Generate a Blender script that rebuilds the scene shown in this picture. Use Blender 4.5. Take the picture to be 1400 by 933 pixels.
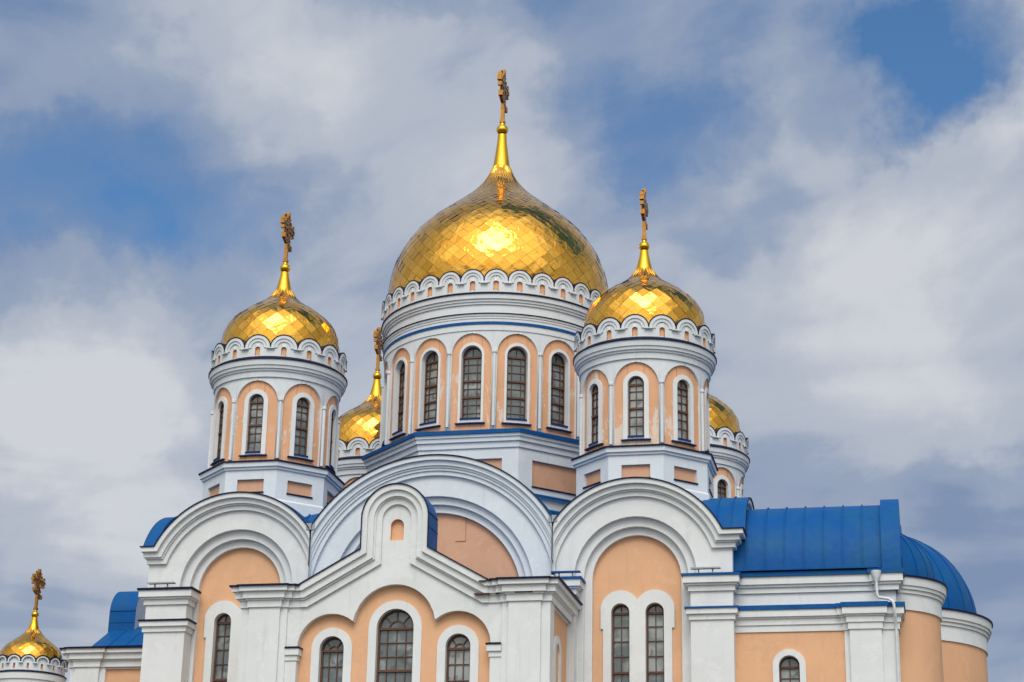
import bpy, bmesh, math, random
from math import sin, cos, pi, sqrt, radians, atan2
from mathutils import Vector, Matrix
random.seed(7)
S = bpy.context.scene
for o in list(bpy.data.objects): bpy.data.objects.remove(o)

# ------------------------------------------------------------------ camera
YAW, PITCH, ROLL, FPX = 0.2113, 0.3391, 0.0196, 2660.5
cy_, sy_, cp_, sp_ = cos(YAW), sin(YAW), cos(PITCH), sin(PITCH)
fwd = Vector((-sy_*cp_, cy_*cp_, sp_)); rgt = Vector((cy_, sy_, 0)); upv = rgt.cross(fwd)
r2 = cos(ROLL)*rgt + sin(ROLL)*upv; u2 = -sin(ROLL)*rgt + cos(ROLL)*upv
cam = bpy.data.cameras.new('camera'); co = bpy.data.objects.new('camera', cam)
S.collection.objects.link(co)
M = Matrix((r2, u2, -fwd)).transposed().to_4x4(); M.translation = Vector((14.009, -62.906, 1.6))
co.matrix_world = M
cam.sensor_width = 36.0; cam.lens = FPX/1400*36.0; cam.clip_start = 0.5; cam.clip_end = 5000
S.camera = co

# ------------------------------------------------------------------ light and sky
SUN_EL, SUN_AZ = radians(50), radians(172)        # azimuth from +Y towards +X: the sun stands behind the camera
sd = Vector((sin(SUN_AZ)*cos(SUN_EL), cos(SUN_AZ)*cos(SUN_EL), sin(SUN_EL)))
sun = bpy.data.lights.new('sun', 'SUN'); sun.energy = 1.6; sun.angle = radians(30); sun.color = (1.0, 0.965, 0.91)
so = bpy.data.objects.new('sun', sun); S.collection.objects.link(so)
so.rotation_euler = sd.to_track_quat('Z', 'Y').to_euler(); so.location = (0, -60, 80)
S.view_settings.view_transform = 'Standard'; S.view_settings.look = 'None'
S.view_settings.exposure = 0.0; S.view_settings.gamma = 1.0; S.view_settings.use_curve_mapping = False
SKY_STRENGTH = 0.10

W = bpy.data.worlds.new('World'); S.world = W; W.use_nodes = True
nt = W.node_tree; nt.nodes.clear()
class NT:
    def __init__(s, t): s.t = t
    def n(s, typ, **kw):
        nd = s.t.nodes.new(typ)
        for k, v in kw.items(): setattr(nd, k, v)
        return nd
    def l(s, a, b): s.t.links.new(a, b)
    def val(s, sock, v):
        if isinstance(v, bpy.types.NodeSocket): s.l(v, sock)
        else: sock.default_value = v
    def math(s, op, a, b=0.0, c=0.0, clamp=False):
        nd = s.n('ShaderNodeMath', operation=op); nd.use_clamp = clamp
        s.val(nd.inputs[0], a); s.val(nd.inputs[1], b)
        if op in ('MULTIPLY_ADD',): s.val(nd.inputs[2], c)
        return nd.outputs[0]
    def vmath(s, op, a, b=None, out=0):
        nd = s.n('ShaderNodeVectorMath', operation=op); s.val(nd.inputs[0], a)
        if b is not None: s.val(nd.inputs[1], b)
        return nd.outputs['Value' if op in ('DOT_PRODUCT', 'LENGTH') else 'Vector']
    def noise(s, vec, scale, detail=6, rough=0.55, dist=0.0, dims='3D'):
        nd = s.n('ShaderNodeTexNoise'); nd.noise_dimensions = dims
        s.l(vec, nd.inputs['Vector']); nd.inputs['Scale'].default_value = scale
        nd.inputs['Detail'].default_value = detail; nd.inputs['Roughness'].default_value = rough
        nd.inputs['Distortion'].default_value = dist
        return nd
    def ramp(s, fac, stops, interp='EASE'):
        nd = s.n('ShaderNodeValToRGB'); nd.color_ramp.interpolation = interp
        s.val(nd.inputs[0], fac); e = nd.color_ramp.elements
        while len(e) < len(stops): e.new(0.5)
        for el, (p, c) in zip(e, stops): el.position = p; el.color = (*c, 1) if len(c) == 3 else c
        return nd.outputs[0]
    def mix(s, fac, a, b, typ='MIX'):
        nd = s.n('ShaderNodeMix', data_type='RGBA', blend_type=typ)
        s.val(nd.inputs[0], fac); s.val(nd.inputs[6], a if isinstance(a, bpy.types.NodeSocket) else (*a, 1))
        s.val(nd.inputs[7], b if isinstance(b, bpy.types.NodeSocket) else (*b, 1))
        return nd.outputs[2]
    def smooth(s, x, a, b):
        nd = s.n('ShaderNodeMapRange', interpolation_type='SMOOTHSTEP')
        s.val(nd.inputs[0], x); nd.inputs[1].default_value = a; nd.inputs[2].default_value = b
        return nd.outputs[0]

w = NT(nt)
tc = w.n('ShaderNodeTexCoord'); D = w.vmath('NORMALIZE', tc.outputs['Generated'])
sky = w.n('ShaderNodeTexSky', sky_type='NISHITA'); sky.sun_disc = False
sky.sun_elevation = SUN_EL; sky.sun_rotation = SUN_AZ
sky.altitude = 100; sky.air_density = 1.0; sky.dust_density = 0.6; sky.ozone_density = 2.0
# broken layered cloud over a blue sky
wind = (cos(radians(24))*rgt + sin(radians(24))*Vector((0, 0, 1))).normalized(); across = wind.cross(Vector((-sy_, cy_, 0))).normalized()
cmb = w.n('ShaderNodeCombineXYZ')
w.l(w.math('MULTIPLY', w.vmath('DOT_PRODUCT', D, tuple(wind)), .85), cmb.inputs[0]); w.l(w.math('MULTIPLY', w.vmath('DOT_PRODUCT', D, tuple(across)), 1.7), cmb.inputs[1])
w.l(w.vmath('DOT_PRODUCT', D, (-sy_, cy_, 0)), cmb.inputs[2]); Ds = cmb.outputs[0]
n1 = w.noise(Ds, 4.2, 8, 0.52, 0.5); n2 = w.noise(Ds, 13.0, 6, 0.5, 0.8); n3 = w.noise(D, 3.0, 4, 0.5)
cov = w.math('MULTIPLY_ADD', n1.outputs[0], 0.72, 0.50-0.36)
cov = w.math('ADD', cov, w.math('MULTIPLY_ADD', n2.outputs[0], 0.42, -0.21))
# warp the direction a little so that cloud banks get ragged rims
wn = w.noise(D, 6.5, 6, 0.62)
Dw = w.vmath('NORMALIZE', w.vmath('ADD', D, w.vmath('MULTIPLY', w.vmath('SUBTRACT', wn.outputs[1], (0.5, 0.5, 0.5)), (0.20, 0.20, 0.16))))
def px_dir(x, y):
    return (fwd + (x-700)/FPX*r2 - (y-466.5)/FPX*u2).normalized()
def bank(dirv, rad_deg, amp):
    "a cloud bank (amp > 0) or a gap (amp < 0) round a compass direction"
    global cov
    d = w.vmath('DOT_PRODUCT', Dw, tuple(dirv))
    f = w.smooth(d, cos(radians(rad_deg)), 1.0)
    cov = w.math('ADD', cov, w.math('MULTIPLY', f, amp))
PXDEG = 1/46.4
BANKS = [(1060,70,280,-.11),(1330,40,170,-.10),(120,300,240,-.08),(760,30,200,-.08),(1290,70,120,-.30),(1185,100,120,-.20),(935,185,95,-.16),(860,40,150,-.10),(55,325,150,-.22),(-60,300,160,-.12),(215,225,140,-.18),(345,215,110,-.10),
 (560,0,90,-.18),(0,20,110,-.12),(190,390,120,-.12),(1400,770,200,-.24),(1040,330,80,-.14),(90,720,130,.10),(60,860,110,-.06),(1390,340,110,-.05),(880,300,120,-.06),(250,560,90,-.06),
 (40,480,190,.32),(150,600,200,.16),(330,95,160,.16),(600,170,170,.18),(1160,270,180,.14),(1310,460,210,.24),(1395,150,90,.30),(1130,480,170,.12),(1250,640,170,.04),(720,330,170,.06),(250,760,150,.02)]
for x, y, r, a in BANKS: bank(px_dir(x, y), r*PXDEG*1.25, a)
back = Vector((0.25, -1, 0)).normalized()
bank(sd, 50, .45); bank(Vector((0.0, -0.9, 0.4)).normalized(), 75, .35); bank(Vector((-0.7, -0.6, 0.4)).normalized(), 45, .2); bank(Vector((0.8, -0.5, 0.4)).normalized(), 45, .2)
for v, rad, amp in (((.06,.26,.965), 11, -.5), ((.22,.38,.90), 12, -.58), ((.40,.37,.84), 13, -.64), ((.58,.36,.73), 13, -.64), ((-.22,.34,.91), 9, -.2), ((-.5,-.3,.8), 8, -.25)):
    bank(Vector(v).normalized(), rad, amp)
sepd = w.n('ShaderNodeSeparateXYZ'); w.l(D, sepd.inputs[0])
low = w.smooth(sepd.outputs[2], 0.40, 0.20)                        # hazy grey deck towards the horizon
cl = w.ramp(w.math('ADD', cov, w.math('MULTIPLY', low, .42)), [(0.0, (0.04,)*3), (0.06, (0.20,)*3), (0.28, (0.80,)*3), (0.40, (1,)*3), (1.0, (1,)*3)], 'B_SPLINE')
n5 = w.noise(Ds, 8.0, 7, 0.52, 0.9)
tone = w.math('ADD', w.math('MULTIPLY_ADD', n3.outputs[0], .5, -.25), w.math('MULTIPLY_ADD', n5.outputs[0], .46, -.23))
n7 = w.noise(w.vmath('MULTIPLY', D, (1.0, 1.0, 6.5)), 4.5, 6, 0.5, 0.4)
tone = w.math('ADD', tone, w.math('MULTIPLY', w.math('MULTIPLY_ADD', n7.outputs[0], 1.3, -.62), low))
shade = w.ramp(w.math('ADD', cov, tone),
               [(0.10, (2.1, 2.85, 4.4)), (0.38, (3.0, 3.65, 4.95)), (0.62, (4.5, 4.95, 5.8)), (0.96, (6.2, 6.45, 6.9))], 'EASE')
glow = w.smooth(w.vmath('DOT_PRODUCT', D, tuple(sd)), cos(radians(60)), 1.0)
shade = w.vmath('MULTIPLY', shade, w.vmath('ADD', (1, 1, 1), w.vmath('MULTIPLY', w.vmath('MULTIPLY', (1.5, 1.4, 1.2), (1, 1, 1)), glow)))
skyc = w.vmath('MULTIPLY', sky.outputs[0], (0.62, 1.02, 1.28))
allc = w.mix(cl, skyc, shade)
bg = w.n('ShaderNodeBackground'); w.l(allc, bg.inputs[0]); bg.inputs[1].default_value = SKY_STRENGTH
wo = w.n('ShaderNodeOutputWorld'); w.l(bg.outputs[0], wo.inputs[0])

# ------------------------------------------------------------------ materials
def mat(name):
    m = bpy.data.materials.new(name); m.use_nodes = True
    t = NT(m.node_tree); b = m.node_tree.nodes['Principled BSDF']
    return m, t, b
def bump(t, b, h, strength, dist=0.02, normal=None):
    nd = t.n('ShaderNodeBump'); nd.inputs['Strength'].default_value = strength; nd.inputs['Distance'].default_value = dist
    t.l(h, nd.inputs['Height']); t.l(nd.outputs[0], b.inputs['Normal'])
def plaster(name, col, peel=None, grime=0.10):
    m, t, b = mat(name)
    pos = t.n('ShaderNodeNewGeometry').outputs['Position']
    n1 = t.noise(pos, 0.9, 6, 0.6); n2 = t.noise(pos, 18, 5, 0.6)
    mp = t.n('ShaderNodeMapping'); t.l(pos, mp.inputs[0]); mp.inputs['Scale'].default_value = (3.2, 3.2, 0.35)
    n3 = t.noise(mp.outputs[0], 1.6, 6, 0.62)                      # rain streaks
    c = t.mix(t.smooth(n1.outputs[0], 0.35, 0.75), col, tuple(v*(1-grime*.7) for v in col))
    c = t.mix(t.math('MULTIPLY', t.smooth(n3.outputs[0], 0.52, 0.78), 0.55), c, (col[0]*.80, col[1]*.80, col[2]*.79))
    c = t.mix(t.math('MULTIPLY', t.smooth(n2.outputs[0], 0.5, 0.8), .25), c, tuple(v*.86 for v in col))
    n5 = t.noise(pos, 1.7, 7, 0.65, 0.7)
    c = t.mix(t.math('MULTIPLY', t.smooth(n5.outputs[0], 0.54, 0.60), .5), c, tuple(min(1, v*1.06) for v in col))
    n6 = t.noise(pos, 2.6, 8, 0.7, 1.2)
    c = t.mix(t.math('MULTIPLY', t.smooth(n6.outputs[0], 0.66, 0.70), .35), c, (col[0]*.72, col[1]*.72, col[2]*.70))
    sepz = t.n('ShaderNodeSeparateXYZ'); t.l(pos, sepz.inputs[0])
    course = t.math('FRACT', t.math('MULTIPLY', sepz.outputs[2], 11.5))
    joint = t.math('LESS_THAN', course, 0.13)
    h = t.math('ADD', t.math('MULTIPLY', n2.outputs[0], 0.8), t.math('MULTIPLY', joint, -0.35))
    if peel:
        mpp = t.n('ShaderNodeMapping'); t.l(pos, mpp.inputs[0]); mpp.inputs['Scale'].default_value = (1, 1, 0.4)
        a = t.noise(mpp.outputs[0], 5.0, 9, 0.68, 0.4); g = t.noise(pos, 0.55, 2, 0.5)
        f = t.math('ADD', a.outputs[0], t.math('MULTIPLY', t.math('SUBTRACT', g.outputs[0], .5), .62))
        for cx, cy, cz, rad, amp in ((5.55, -7.7, 18.45, 1.0, .27), (6.75, -7.6, 18.6, .9, .28), (6.2, -7.7, 18.0, .8, .2), (-.9, -3.8, 21.2, 1.3, .13), (.2, -3.9, 21.2, .9, .12), (-5.0, -7.4, 19.0, 1.1, .10)):
            dd = t.vmath('LENGTH', t.vmath('SUBTRACT', pos, (cx, cy, cz)))
            f = t.math('ADD', f, t.math('MULTIPLY', t.smooth(dd, rad, 0.0), amp))
        msk = t.smooth(f, peel, peel+0.025)
        c = t.mix(msk, c, (0.72, 0.60, 0.50)); h = t.math('ADD', h, t.math('MULTIPLY', msk, -1.2))
    t.l(c, b.inputs['Base Color']); b.inputs['Roughness'].default_value = 0.82
    b.inputs['Specular IOR Level'].default_value = 0.25
    bump(t, b, h, 0.22, 0.02)
    return m
WHITE = plaster('white_plaster', (0.74, 0.758, 0.752))
WHITEM = plaster('skylight_tinted_tower_white', (0.70, 0.735, 0.75))  # tower white with a cool skylight tint put into its colour
WHITEB = plaster('skylight_tinted_white_plaster', (0.70, 0.75, 0.785))  # the same white, bluer: skylight on the walls painted into the colour
PEACH = plaster('peach_plaster', (0.77, 0.445, 0.255), grime=.14)
PEACHD = plaster('brown_shaded_peach_plaster', (0.67, 0.385, 0.245), grime=.16)  # browner peach paint, with some recess shade mixed into its colour
PEACHP = plaster('peach_plaster_peeling', (0.755, 0.415, 0.235), peel=0.63, grime=.16)

def roof_mat(name, col, rough=0.38):
    m, t, b = mat(name)
    pos = t.n('ShaderNodeNewGeometry').outputs['Position']
    n = t.noise(pos, 1.3, 6, 0.62); n2 = t.noise(pos, 6.0, 4, 0.6)
    c = t.mix(t.smooth(n.outputs[0], 0.35, 0.72), col, (col[0]*1.5+.006, col[1]*1.22, col[2]*.86))
    mp_ = t.n('ShaderNodeMapping'); t.l(pos, mp_.inputs[0]); mp_.inputs['Scale'].default_value = (4, 4, .5); n3 = t.noise(mp_.outputs[0], 1.2, 7, .65)
    c = t.mix(t.math('MULTIPLY', t.smooth(n3.outputs[0], 0.55, 0.75), .45), c, (col[0]+.012, col[1]*.78, col[2]*.62))
    t.l(c, b.inputs['Base Color'])
    t.l(t.math('MULTIPLY_ADD', n2.outputs[0], 0.25, rough-.1), b.inputs['Roughness'])
    b.inputs['Specular IOR Level'].default_value = 0.13
    bump(t, b, t.math('ADD', n2.outputs[0], t.math('MULTIPLY', n.outputs[0], 2.0)), 0.30, 0.04)
    return m
BLUE = roof_mat('blue_sheet_metal', (0.0010, 0.078, 0.285), 0.5)
NAVY = roof_mat('navy_flashing', (0.005, 0.010, 0.040), 0.5)

def gold_mat(name, tiles):
    m, t, b = mat(name)
    b.inputs['Metallic'].default_value = 1.0
    pos = t.n('ShaderNodeNewGeometry').outputs['Position']
    n = t.noise(pos, 3.4, 2, 0.5, 0.6)
    base = (0.90, 0.50, 0.035)
    if tiles:
        at = t.n('ShaderNodeAttribute', attribute_name='rnd'); rnd = at.outputs['Fac']
        c = t.mix(rnd, (0.80, 0.385, 0.050), (0.98, 0.515, 0.080))  # lighter and darker tile colours imitate differing reflections
        uv = t.n('ShaderNodeUVMap').outputs[0]
        sp = t.n('ShaderNodeSeparateXYZ'); t.l(uv, sp.inputs[0])
        eu = t.math('MINIMUM', sp.outputs[0], t.math('SUBTRACT', 1.0, sp.outputs[0]))
        ev = t.math('MINIMUM', sp.outputs[1], t.math('SUBTRACT', 1.0, sp.outputs[1]))
        e = t.math('MINIMUM', eu, ev)
        seam = t.smooth(e, 0.06, 0.015)
        c = t.mix(t.math('MULTIPLY', seam, .38), c, (0.25, 0.12, 0.02))
        t.l(c, b.inputs['Base Color'])
        t.l(t.math('MULTIPLY_ADD', rnd, 0.06, 0.07), b.inputs['Roughness'])
        hb = t.math('ADD', t.math('MULTIPLY', n.outputs[0], 1.0), t.math('MULTIPLY', t.smooth(e, 0.0, 0.12), 0.05))
        bump(t, b, hb, 0.22, 0.10)
    else:
        b.inputs['Base Color'].default_value = (*base, 1); b.inputs['Roughness'].default_value = 0.17
        bump(t, b, n.outputs[0], 0.1, 0.03)
    return m
GOLDT = gold_mat('gold_tiles', True); GOLD = gold_mat('gold_sheet', False)

def simple(name, col, rough=0.6, metal=0.0, spec=0.4, var=0.25, sc=6):
    m, t, b = mat(name)
    pos = t.n('ShaderNodeNewGeometry').outputs['Position']
    n = t.noise(pos, sc, 5, 0.6)
    t.l(t.mix(n.outputs[0], tuple(v*(1-var) for v in col), tuple(min(1, v*(1+var)) for v in col)), b.inputs['Base Color'])
    b.inputs['Roughness'].default_value = rough; b.inputs['Metallic'].default_value = metal
    b.inputs['Specular IOR Level'].default_value = spec
    bump(t, b, n.outputs[0], 0.15, 0.01)
    return m
WOOD = simple('brown_window_wood', (0.115, 0.050, 0.025), 0.6, var=.5, sc=9)
CROSSG = simple('dark_gilding', (0.40, 0.19, 0.038), 0.25, 1.0, var=.45, sc=9)  # browner, darker gilding than on the domes
GREY = simple('grey_zinc', (0.33, 0.35, 0.36), 0.5, 0.3)
NAVYB = roof_mat('blue_sill_metal', (0.006, 0.030, 0.13), 0.5)
PIPE = simple('white_pipe', (0.66, 0.69, 0.69), 0.5)
RUST = simple('rusty_brick', (0.11, 0.055, 0.035), 0.9, var=.5)
SEAMM = simple('hatch_seam', (0.36, 0.20, 0.13), 0.9)
PAVE = simple('paving', (0.095, 0.095, 0.085), 0.9, sc=1.5)

def glass_mat():
    m, t, b = mat('window_glass')
    pos = t.n('ShaderNodeNewGeometry').outputs['Position']
    n = t.noise(pos, 1.7, 3, 0.5); n4 = t.noise(pos, 3.1, 2, 0.4)
    oi = t.n('ShaderNodeObjectInfo')
    sh = t.math('MULTIPLY_ADD', oi.outputs['Random'], .30, -.15)
    c = t.mix(t.smooth(t.math('ADD', n.outputs[0], sh), .36, .64), (0.10, 0.125, 0.128), (0.32, 0.345, 0.335))  # grey of the reflected sky is painted into the pane colour
    c = t.mix(t.math('MULTIPLY', t.smooth(n4.outputs[0], .60, .68), .6), c, (0.035, 0.042, 0.044))
    t.l(c, b.inputs['Base Color']); b.inputs['Roughness'].default_value = 0.07
    b.inputs['Specular IOR Level'].default_value = 0.75
    bump(t, b, n.outputs[0], 0.25, 0.05)
    return m
GLASS = glass_mat()

# ------------------------------------------------------------------ mesh helpers
def flat(ox=0, oy=0, ang=0, sx=1):
    c, s = cos(ang), sin(ang)
    return lambda u, v, d: (ox + sx*u*c - d*s, oy + sx*u*s + d*c, v)
def cyl(R):
    return lambda u, v, d: ((R-d)*sin(u/R), -(R-d)*cos(u/R), v)
class MB:
    def __init__(s): s.v = []; s.f = []; s.m = []; s.mats = []
    def mi(s, m):
        if m not in s.mats: s.mats.append(m)
        return s.mats.index(m)
    def face(s, pts, m):
        i = len(s.v); s.v += [tuple(p) for p in pts]; s.f.append(list(range(i, i+len(pts)))); s.m.append(s.mi(m))
    def grid(s, rows, m, closed=False):
        "rows of equal length; m is a material or one per row gap"
        for k in range(len(rows)-1):
            a, b = rows[k], rows[k+1]; mm = m[k] if isinstance(m, list) else m
            n = len(a)
            for i in range(n if closed else n-1):
                j = (i+1) % n; s.face([a[i], a[j], b[j], b[i]], mm)
    def sheet(s, mp, x0, x1, lo, hi, d, m, n=1):
        L = lo if callable(lo) else (lambda x: lo); H = hi if callable(hi) else (lambda x: hi)
        xs = [x0 + (x1-x0)*(1-cos(pi*i/n))/2 for i in range(n+1)] if n > 1 else [x0, x1]
        s.grid([[mp(x, L(x), d) for x in xs], [mp(x, H(x), d) for x in xs]], m)
    def reveal(s, mp, pts, d0, d1, m):
        s.grid([[mp(u, v, d0) for u, v in pts], [mp(u, v, d1) for u, v in pts]], m)
    def ring(s, mp, a, b, d, m):
        s.grid([[mp(u, v, d) for u, v in a], [mp(u, v, d) for u, v in b]], m)
    def box(s, mp, u0, u1, v0, v1, d0, d1, m):
        P = lambda u, v, d: mp(u, v, d)
        for q in ([(u0,v0,d0),(u1,v0,d0),(u1,v1,d0),(u0,v1,d0)], [(u0,v0,d1),(u0,v1,d1),(u1,v1,d1),(u1,v0,d1)],
                  [(u0,v0,d0),(u0,v1,d0),(u0,v1,d1),(u0,v0,d1)], [(u1,v0,d0),(u1,v0,d1),(u1,v1,d1),(u1,v1,d0)],
                  [(u0,v1,d0),(u1,v1,d0),(u1,v1,d1),(u0,v1,d1)], [(u0,v0,d0),(u0,v0,d1),(u1,v0,d1),(u1,v0,d0)]):
            s.face([P(*t) for t in q], m)
    def bar(s, mp, p, q, wd, d0, d1, m):
        "a straight bar from p to q in the wall plane"
        dx, dz = q[0]-p[0], q[1]-p[1]; L = sqrt(dx*dx+dz*dz) or 1; nx, nz = -dz/L*wd/2, dx/L*wd/2
        c = [(p[0]+nx,p[1]+nz),(q[0]+nx,q[1]+nz),(q[0]-nx,q[1]-nz),(p[0]-nx,p[1]-nz)]
        s.face([mp(u,v,d0) for u,v in c], m)
        s.reveal(mp, c+[c[0]], d0, d1, m); s.face([mp(u,v,d1) for u,v in c], m)
    def lathe(s, prof, m, n=64, c=(0,0), a0=0, a1=2*pi):
        full = abs(a1-a0-2*pi) < 1e-6
        k = n if full else n+1
        rows = [[(c[0]+r*sin(a0+(a1-a0)*i/n), c[1]-r*cos(a0+(a1-a0)*i/n), z) for i in range(k)] for r, z in prof]
        s.grid(rows, m, full)
    def sweep(s, path, prof, m, closed=False, caps=True):
        n = len(path); offs = []
        for i in range(n):
            def seg(a, b):
                dx, dy = b[0]-a[0], b[1]-a[1]; L = sqrt(dx*dx+dy*dy); return (dy/L, -dx/L)
            prv = seg(path[i-1], path[i]) if (closed or i > 0) else None
            nxt = seg(path[i], path[(i+1) % n]) if (closed or i < n-1) else None
            if prv is None: o = nxt
            elif nxt is None: o = prv
            else:
                k = 1 + prv[0]*nxt[0] + prv[1]*nxt[1]; o = ((prv[0]+nxt[0])/k, (prv[1]+nxt[1])/k)
            offs.append(o)
        rows = [[(p[0]+o[0]*d, p[1]+o[1]*d, z) for p, o in zip(path, offs)] for d, z in prof]
        s.grid(rows, m, closed)
        if caps and not closed:
            for e in (0, -1): s.face([r[e] for r in rows], m[0] if isinstance(m, list) else m)
    def tube(s, pts, r, m, n=10):
        pts = [Vector(p) for p in pts]; rows = []
        for i, p in enumerate(pts):
            t = (pts[min(i+1, len(pts)-1)] - pts[max(i-1, 0)]).normalized()
            a = t.cross(Vector((0.3, 1, 0.1))).normalized(); b = t.cross(a)
            rows.append([tuple(p + r*(cos(2*pi*k/n)*a + sin(2*pi*k/n)*b)) for k in range(n)])
        s.grid(rows, m, True); s.face(rows[0], m); s.face(rows[-1], m)
    def build(s, name, parent=None, smooth=35, loc=(0,0,0), rz=0):
        me = bpy.data.meshes.new(name); me.from_pydata(s.v, [], s.f)
        for mt in s.mats: me.materials.append(mt)
        me.polygons.foreach_set('material_index', s.m)
        bm = bmesh.new(); bm.from_mesh(me)
        bmesh.ops.remove_doubles(bm, verts=bm.verts, dist=0.0004)
        bmesh.ops.recalc_face_normals(bm, faces=bm.faces); bm.to_mesh(me); bm.free()
        if smooth:
            me.polygons.foreach_set('use_smooth', [True]*len(me.polygons)); me.set_sharp_from_angle(angle=radians(smooth))
        o = bpy.data.objects.new(name, me); S.collection.objects.link(o)
        o.parent = parent; o.location = loc; o.rotation_euler = (0, 0, rz)
        return o
def empty(name, label, cat, loc=(0,0,0)):
    o = bpy.data.objects.new(name, None); o.empty_display_size = .5; S.collection.objects.link(o); o.location = loc
    o['label'] = label; o['category'] = cat
    return o
def dup(o, loc, rz=0, parent=None):
    c = o.copy(); S.collection.objects.link(c); c.location = loc; c.rotation_euler = (0, 0, rz)
    c.parent = parent or o.parent
    for ch in o.children:
        d = ch.copy(); S.collection.objects.link(d); d.parent = c
    return c
def arch(cx, R, zs, n=18, stretch=1.0):
    return [(cx - R*cos(pi*i/n), zs + stretch*R*sin(pi*i/n)) for i in range(n+1)]
def archp(cx, R, zs, zb, n=18): return [(cx-R, zb)] + arch(cx, R, zs, n) + [(cx+R, zb)]
def atop(cx, R, zs): return lambda x: zs + sqrt(max(0.0, R*R-(x-cx)**2))

# ------------------------------------------------------------------ windows
def make_window(mp, cx, r, zb, zs, depth, parent, cols, rows, thick=(), fan=False, surround=None, sill=None, proud=0.04, fr=0.045, loc=(0,0,0), rz=0, ear=None, wallp=0.0, outer_to=None):
    """arched window: frame with glazing bars > glass, surround, sill.  depth: how far the glass lies behind the wall face;
       rows: heights of glazing bars; thick: rows drawn as heavy transoms"""
    f = MB(); d0, d1 = depth-0.05, depth+0.03
    f.ring(mp, archp(cx, r, zs, zb), archp(cx, r-fr, zs, zb), d0, WOOD)
    f.reveal(mp, archp(cx, r-fr, zs, zb), d0, d1, WOOD)
    f.box(mp, cx-r+fr*.5, cx+r-fr*.5, zb, zb+fr*1.2, d0-.004, d1, WOOD)
    for k, z in enumerate(rows):
        t = 0.062 if k in thick else 0.023
        hw = r-fr*.5 if z <= zs else sqrt(max(0, (r-fr*.5)**2-(z-zs)**2))
        f.box(mp, cx-hw, cx+hw, z-t/2, z+t/2, d0-(.02 if k in thick else -.012), d1-.002, WOOD)
    topbar = rows[-1] if rows else zs
    for i in range(1, cols[0]):
        x = cx - r + 2*r*(cols[1][i-1] if len(cols) > 1 else i/cols[0])
        top = topbar if fan or cols[0] > 2 else zs + sqrt(max(0, (r-fr)**2-(x-cx)**2))
        f.box(mp, x-.013, x+.013, zb, top, d0+.014, d1-.003, WOOD)
    if cols[0] > 2 and not fan: f.box(mp, cx-.013, cx+.013, topbar, zs+r-fr, d0+.014, d1-.003, WOOD)
    if fan:
        ri = r*.45
        f.ring(mp, arch(cx, ri, topbar, 12), arch(cx, ri-.035, topbar, 12), d0+.01, WOOD)
        f.reveal(mp, arch(cx, ri, topbar, 12), d0+.01, d1-.004, WOOD)
        for a in (50, 130) if fan == 3 else (45, 90, 135):
            a = radians(a); f.bar(mp, (cx+ri*cos(a), topbar+ri*sin(a)), (cx+(r-fr*.6)*cos(a), topbar+(r-fr*.6)*sin(a)), .032, d0+.01, d1-.004, WOOD)
    o = f.build('window', parent, loc=loc, rz=rz)
    g = MB(); xs = [cx - r*cos(pi*i/14) for i in range(15)]
    g.grid([[mp(x, zb, depth) for x in xs], [mp(x, min(zs, topbar), depth+.002) for x in xs], [mp(x, zs+sqrt(max(0, r*r-(x-cx)**2)), depth) for x in xs]], GLASS)
    g.build('window_glass', o)
    if surround:
        R2, zs2, zb2 = surround; q = MB()
        a, b = archp(cx, r, zs, zb2), archp(cx, R2, zs2, zb2)
        q.ring(mp, a, b, wallp-proud, WHITE); q.reveal(mp, b, wallp-proud, wallp+.03, WHITE); q.reveal(mp, a, wallp-proud, depth+.03, WHITE)
        q.face([mp(cx-R2, zb2, wallp-proud), mp(cx-R2, zb2, wallp+.03), mp(cx+R2, zb2, wallp+.03), mp(cx+R2, zb2, wallp-proud)], WHITE)
        q.sheet(mp, cx-r, cx+r, zb2, zb-.0, wallp-proud*.4, WHITE, 4)
        q.build('window_surround', o)
    if sill:
        zs3, wd, out = sill; q = MB()
        n = 4
        for (za, zc, hw, dd0, dd1) in ((zb-.02, zb+.03, r*1.0, wallp-proud-.01, depth), (zs3-.02, zs3+.018, wd, wallp-proud-out, wallp+.02)):
            for i in range(n):
                q.box(mp, cx-hw+2*hw*i/n, cx-hw+2*hw*(i+1)/n, za, zc, dd0, dd1, NAVYB)
        q.build('window_sill', o)
    return o

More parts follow.
